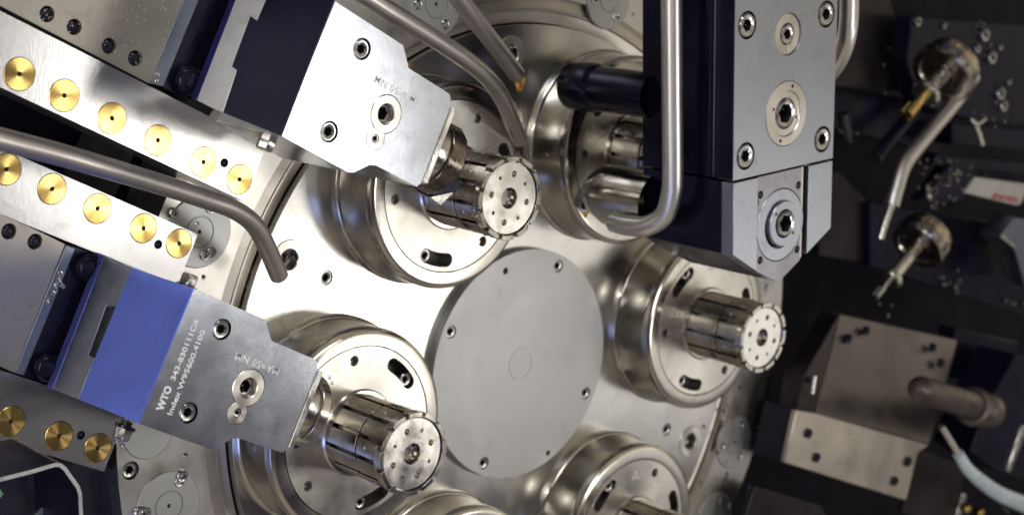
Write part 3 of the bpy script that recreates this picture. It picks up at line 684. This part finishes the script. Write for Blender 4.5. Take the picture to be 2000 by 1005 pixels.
# sign with red word
zs = -14
sg = thing('name_plate', at(1945, 400, zs-3), 'small grey sign with red italic letters at the right edge', 'sign')
part('plate', MB().prism([at(u, v, zs) for u, v in [(1884, 376), (1906, 346), (2010, 360), (2002, 380), (1994, 398), (1986, 401)]], (0, 0, -2.5)), tag_m, sg, bevel=.4)
a, b_ = at(1936, 386, zs), at(1990, 396, zs); ex = (b_-a).normalized(); ey = Vector((-ex.y, ex.x, 0))
part('lettering', text_mesh('INDEX', ((b_-a).length, 3.4), a, ex, ey, 'x', bold=.04, shear=.3, thick=.2), red_m, sg)
# rotary cutters
DV = pol(math.radians(218.3), 1)
def cutter(u, v, z, R_, sh_r, sh_l, tip_r, tip_l, tipmat, label):
    c = at(u, v, z); T = thing('rotary_cutter', c-DV*20, label, 'rotary cutter', 'rotary cutters at the right')
    fl = part('flange', MB().lathe([(R_*.9, -16), (R_*.93, -11), (R_*1.0, -10), (R_*1.0, -7), (R_*.93, -6.5), (R_*.93, -6), (R_*1.04, -5), (R_*1.04, -1), (R_*.98, 0), (R_*.78, .1), (R_*.74, -1.5), (R_*.45, -1.5), (R_*.42, 0), (sh_r, .2)], c, DV, n=64), collet_m, T)
    part('flange_band', MB().lathe([(R_*.96, -12), (R_*.98, -11.6), (R_*.98, -10.8), (R_*.96, -10.4)], c, DV, n=64), gold_m, T)
    for j in range(16):
        a = 2*PI*j/16; b = DV.cross(ZV); d = ZV*math.cos(a)+b*math.sin(a)
        put('rim_hole', BALLD, None, fl, c-DV*3+d*(R_*1.035), 1.3, d)
    part('shaft', MB().lathe([(sh_r, -.5), (sh_r, sh_l*.55), (sh_r*1.02, sh_l), (sh_r*1.7, sh_l), (sh_r*1.8, sh_l+1), (sh_r*1.8, sh_l+3), (sh_r*1.6, sh_l+4), (tip_r, sh_l+4.2)], c, DV, n=40), bright_m, T)
    tp_ = part('cutter_tip', MB().lathe([(tip_r, sh_l+3), (tip_r, sh_l+tip_l*.6), (tip_r*1.15, sh_l+tip_l*.62), (tip_r*1.1, sh_l+tip_l), (.001, sh_l+tip_l+.3)], c, DV, n=24), tipmat, T)
    b = DV.cross(ZV)
    for j in range(3):
        a = 2*PI*j/3+.4; d = ZV*math.cos(a)+b*math.sin(a); e_ = DV.cross(d)
        part('flute', MB().box(c+DV*(sh_l+tip_l*.82)+d*tip_r*1.1, DV*(tip_l*.2), d*tip_r*.35, e_*tip_r*.3), tipmat, tp_)
cutter(1838, 148, 14, 20.5, 5.4, 17, 3.1, 25, gold_m, 'rotary cutter with gold tip and perforated flange at the upper right')
cutter(1790, 482, 10, 18, 4.2, 30, 1.7, 20, bright_m, 'second rotary cutter with a thin silver tip, lower, near the dark steel block')
# pipe with thin nozzle
t = thing('bent_nozzle_pipe', at(1872, 188, 0), 'blurred bent pipe with a thin bright nozzle, between the two cutters', 'pipe')
part('tube', MB().tube([at(*p) for p in [(1900, 150, -6), (1862, 202, 0), (1800, 276, 6), (1766, 322, 8), (1749, 372, 10), (1741, 402, 11)]], 5.0, n=28), pipel_m, t)
part('nozzle', MB().tube([at(*p) for p in [(1741, 400, 11), (1727, 440, 12), (1719, 468, 13)]], 2.4, n=20), bright_m, t)
t = thing('round_rod', at(1735, 262, -20), 'dark round rod end behind the gold tipped cutter', 'rod')
part('rod', MB().tube([at(1790, 214, -34), at(1742, 268, -30), at(1713, 307, -28)], 4.4, n=24), slab_m, t)
part('rod_tip', MB().tube([at(1713, 307, -28), at(1709, 312, -27.6)], 4.9, n=24), slabb_m, t)
t = thing('round_rod', at(1650, 225, -30), 'faint vertical pin just right of the tall block', 'rod')
part('rod', MB().tube([at(1646, 222, -30), at(1655, 268, -30)], 4.0, n=20), slabb_m, t)
t = thing('pipe_fitting', at(1905, 240, -12), 'small silver angle fitting above the grey sign', 'fitting')
part('stem', MB().tube([at(1903, 238, -12), at(1912, 262, -12), at(1918, 282, -12)], 1.8, n=16), bright_m, t)
part('arm', MB().tube([at(1895, 232, -12), at(1908, 243, -11), at(1924, 232, -12)], 1.3, n=14), bright_m, t)
t = thing('corner_block', at(1990, 470, -5), 'light steel corner block cut by the right edge', 'block')
part('body', MB().prism([at(u, v, -4) for u, v in [(1955, 462), (1982, 424), (2060, 440), (2060, 560), (2004, 560), (1981, 482)]], (0, 0, -18)), adapt_m, t, bevel=.8)
part('edge_strip', MB().prism([at(u, v, -3.2) for u, v in [(1954, 462), (1957, 458), (1984, 480), (1981, 484)]], (0, 0, -3)), bright_m, t)  # separate strip laid along the block's bright edge
# steel block lower right: upper face leans back, lower face stands square; shading is put into their colours
t = thing('steel_block', at(1700, 760, 20), 'satin steel block with dark upper face and pale lower face, at the lower right', 'steel block')
zq = 30
lo = [at(u, v, zq) for u, v in [(1594, 806), (1815, 868), (1793, 884), (1770, 977), (1533, 903), (1556, 800)]]
part('lower_shade_body', MB().prism([p-Vector((0, 0, 4.2)) for p in lo], (0, 0, -20)), black_m, t)  # black body added to show the block's side in shadow
part('lower_face', MB().prism(lo, (0, 0, -4)), block2_m, t, bevel=.8)
up = [at(1596, 805, zq-.6), at(1568, 736, zq-1), at(1582, 725, zq-3), at(1652, 606, zq-20), at(1978, 672, zq-20), at(1870, 665, zq-22)]
a_, b1, c_, d_ = at(1594, 805, zq-.3), at(1815, 867, zq-.3), at(1871, 664, zq-26), at(1640, 612, zq-26)
part('upper_face', MB().prism([a_, b1, c_, d_], (0, 0, -24)), blockt_m, t, bevel=.8)
part('side_cheek', MB().prism([at(1558, 800, zq), at(1592, 806, zq-.2), at(1640, 612, zq-26.5), at(1568, 736, zq-6)], (0, 0, -14)), slabb_m, t, bevel=.6)
for u, v, z, r in [(1577, 845, zq, 3.0), (1593, 892, zq, 3.0), (1771, 900, zq, 3.4), (1745, 938, zq, 3.2), (1655, 660, zq-19, 3.0), (1690, 645, zq-21, 3.0), (1820, 678, zq-20, 3.2), (1836, 708, zq-16, 3.2), (1576, 741, zq-3, 2.4)]:
    put('socket_screw', SKB, None, t, at(u, v, z)+Vector((0, 0, .3)), r)
part('bright_pin', MB().tube([at(1591, 733, zq), at(1586, 768, zq)], 1.4, n=14), bright_m, t)
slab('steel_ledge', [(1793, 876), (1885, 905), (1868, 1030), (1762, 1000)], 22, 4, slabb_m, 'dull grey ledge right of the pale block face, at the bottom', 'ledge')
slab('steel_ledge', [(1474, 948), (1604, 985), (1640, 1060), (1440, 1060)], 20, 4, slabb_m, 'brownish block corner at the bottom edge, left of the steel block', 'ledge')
slab('machine_cover', [(1985, 690), (2080, 720), (2080, 960), (1950, 920), (1895, 880), (1925, 800)], 34, 30, slab_m, 'large dark cover at the right edge with a bright vertical edge', 'cover')
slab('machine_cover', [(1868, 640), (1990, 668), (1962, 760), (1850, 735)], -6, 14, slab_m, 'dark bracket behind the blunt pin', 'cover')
slab('bright_edge', [(1998, 830), (2010, 832), (1973, 922), (1967, 918)], 35.5, 2, bright_m, 'thin bright edge strip at the right edge beside the pale hose', 'trim')  # separate strip laid along the cover's bright edge
slab('bright_edge', [(1882, 962), (1890, 966), (1874, 1020), (1866, 1016)], 24, 2, bright_m, 'short bright edge strip at the bottom right, under the hose', 'trim')  # separate strip laid along the ledge's bright edge
t = thing('blunt_pin', at(1900, 790, 45), 'blurred brownish blunt pin in a collar, pointing left at the lower right', 'pin')
pp = [at(1792, 757, 58), at(1850, 775, 52), at(1898, 792, 46)]
d = (pp[2]-pp[0]).normalized(); ln = (pp[2]-pp[0]).length
part('pin', MB().lathe([(.001, -3.2), (4.0, -2.6), (6.6, 0), (8.0, 4), (9.8, ln), (9.8, ln+6)], pp[0], d, n=36), pin_m, t)
part('collar', MB().lathe([(10, ln), (12.5, ln+.5), (13.5, ln+3), (10, ln+8), (9, ln+16), (12, ln+18), (12, ln+30)], pp[0], d, n=36), pin_m, t)
t = thing('coolant_hose', at(2000, 985, 60), 'pale blue coolant hose with a thin steel nozzle at the bottom right corner', 'hose')
part('hose', MB().tube([at(*p) for p in [(1871, 885, 52), (1890, 915, 54), (1920, 942, 56), (1955, 965, 58), (1995, 982, 60), (2060, 1010, 62)]], [3.6, 4.2, 4.8, 5.3, 5.8, 6], n=28), hose_m, t)
part('nozzle', MB().tube([at(1839, 832, 50), at(1855, 858, 51), at(1873, 888, 52)], 2.0, n=18), pipel_m, t)
t = thing('brass_fitting', at(1895, 990, 30), 'small brass fitting at the bottom edge, below the pale hose', 'fitting')
for u, v, r in ((1890, 992, 3.6), (1916, 1000, 3.6)):
    part('fitting_body', MB().lathe([(r, -6), (r, 0), (r*.7, 1.6), (.001, 2)], at(u, v, 32), (-.4, .1, 1), n=8), gold_m, t, bevel=.3)

# ================================================================== BOTTOM LEFT
slab('base_casting', [(0-160, 850-50), (203, 921), (232, 846), (262, 1060), (-160, 1060)], -9, 30, black_m, 'dark smudged casting below the lowest guide strip', 'casting')
# bent sheet bracket: pale cut edge towards the camera
zz = 60; line = [(-60, 948), (0, 932), (60, 917), (108, 903), (120, 904), (129, 911), (155, 947), (160, 962), (165, 1060)]
P = [at(u, v, zz) for u, v in line]; inner = []
for i, p in enumerate(P):
    d = (P[min(i+1, len(P)-1)]-P[max(i-1, 0)]).normalized(); inner.append(p+Vector((d.y, -d.x, 0))*1.5)
t = thing('sheet_bracket', at(80, 960, zz-30), 'bent dark sheet metal bracket with a pale cut edge at the bottom left', 'bracket')
part('sheet', MB().prism([p-Vector((0, 0, .3)) for p in P+inner[::-1]], (0, 0, -36)), black_m, t)
part('cut_edge', MB().prism(P+inner[::-1], (0, 0, -.28)), sheet_m, t)
slab('grey_sheet', [(111, 966), (150, 1040), (60, 1040), (68, 1006)], 30, 1.5, greysheet_m, 'small grey sheet corner inside the bent bracket', 'sheet', bevel=.2)
slab('green_tab', [(-20, 940), (2, 955), (8, 964), (-12, 985)], 32, 3, green_m, 'tiny pale green tab at the left edge inside the bracket', 'tab', bevel=.3)

# ================================================================== DROPLETS (stuff)
def droplets(name, pts, mat, o):
    mb = MB()
    for p, r in pts:
        mb.lathe([(r, 0), (r*.85, r*.4), (r*.5, r*.65), (.001*r, r*.75)], p, (0, 0, 1), n=8)
    ob = link(name, mb.mesh(name, o), mat); ob.location = VV(o); return tag(ob, kind='stuff')
pts = []
def scatter(u0, v0, u1, v1, z, n, r0, r1, test=None):
    k = 0
    while k < n:
        u, v = random.uniform(u0, u1), random.uniform(v0, v1)
        if test and not test(u, v): continue
        pts.append((at(u, v, z), random.uniform(r0, r1))); k += 1
scatter(0, 0, 340, 140, 34.02, 170, .12, .38, lambda u, v: v < u*.47+5-((u-200)*0) and u < 355-v*.42)
scatter(1440, 0, 1620, 300, ZF+.02, 60, .12, .28, lambda u, v: v < 320-(u-1430)*.22)
scatter(1434, 370, 1475, 495, ZF+.02, 40, .15, .35)
scatter(1584, 340, 1620, 440, ZF+.02, 20, .12, .3)
scatter(1490, 510, 1545, 540, ZF-.58, 16, .15, .35, lambda u, v: abs(u-1520) < (551-v)*1.1)
o_ = LL(0, 0, 0)
for i in range(120):
    r, t_ = random.gauss(46, 14), random.gauss(25, 11)
    if 2 < r < 69 and 8 < t_ < 42: pts.append((LL(r, t_, zfL+.02), random.uniform(.07, .2)))
for i in range(40):
    r, t_ = random.uniform(50, 69), random.uniform(9, 40); pts.append((LT(r, t_, zfT+.02), random.uniform(.07, .22)))
droplets('coolant_droplets', pts, drop_m, at(1000, 500, 0))['label'] = 'tiny clear coolant droplets speckled over the plates and holders'
pts = []
def cl(u, v, z, su, sv, n, r0, r1):
    for i in range(n): pts.append((at(random.gauss(u, su), random.gauss(v, sv), z), random.uniform(r0, r1)))
cl(1850, 355, -15.5, 25, 22, 46, .6, 1.7); cl(1815, 385, -15, 12, 8, 10, 1, 2)
cl(1915, 65, -19.5, 10, 18, 6, .8, 1.6); cl(1950, 190, -19.5, 12, 20, 6, .8, 1.6)
cl(1810, 455, 6, 22, 26, 30, .6, 1.8); cl(1855, 545, -38, 14, 16, 10, 1.2, 2.2); cl(1950, 475, -38, 14, 8, 6, 1.2, 2)
cl(1980, 593, -38, 12, 4, 5, 1.2, 2); cl(1735, 600, -20, 8, 12, 4, 1, 2); cl(1930, 230, -20, 30, 12, 8, .8, 1.6)
cl(1660, 260, -30, 15, 12, 5, .8, 1.4); cl(1735, 110, -39, 10, 25, 4, .8, 1.6)
cl(1440, 830, .5, 25, 60, 26, .5, 1.3)
droplets('glinting_chips', pts, chip_m, at(1850, 350, -20))['label'] = 'wet metal chips and drops glinting on the dark parts at the right'

# curled swarf lying in the recesses of the left slides
mb = MB()
for (u, v, z, n_) in ((106, 556, 7, 2), (98, 585, 7, 2), (122, 520, 7, 1), (120, 550, 7, 1), (304, 156, 35, 2), (316, 161, 35, 1), (232, 850, 9, 2), (1815, 372, -14, 5), (1870, 345, -14, 5), (1960, 985, 30, 3)):
    for i in range(n_):
        p0 = at(u+random.uniform(-9, 9), v+random.uniform(-12, 12), z+.6); r_ = random.uniform(.6, 1.3); d = Vector((random.uniform(-1, 1), random.uniform(-1, 1), random.uniform(.0, .4))).normalized()
        e1_ = d.orthogonal().normalized(); e2_ = d.cross(e1_); tn = random.uniform(1.0, 2.4); m_ = 12
        pts_ = [p0+d*(k/m_*tn*1.3)+(e1_*math.cos(2*PI*tn*k/m_)+e2_*math.sin(2*PI*tn*k/m_))*r_*(1-.4*k/m_)+Vector((0, 0, r_*.7)) for k in range(m_+1)]
        mb.tube(pts_, random.uniform(.16, .34), n=6, res=2)
sw = link('swarf_curls', mb.mesh('swarf_curls', at(110, 560, 7)), bright_m); sw.location = VV(at(110, 560, 7)); tag(sw, kind='stuff'); sw['label'] = 'small bright curls of metal swarf lying in the dark recesses'
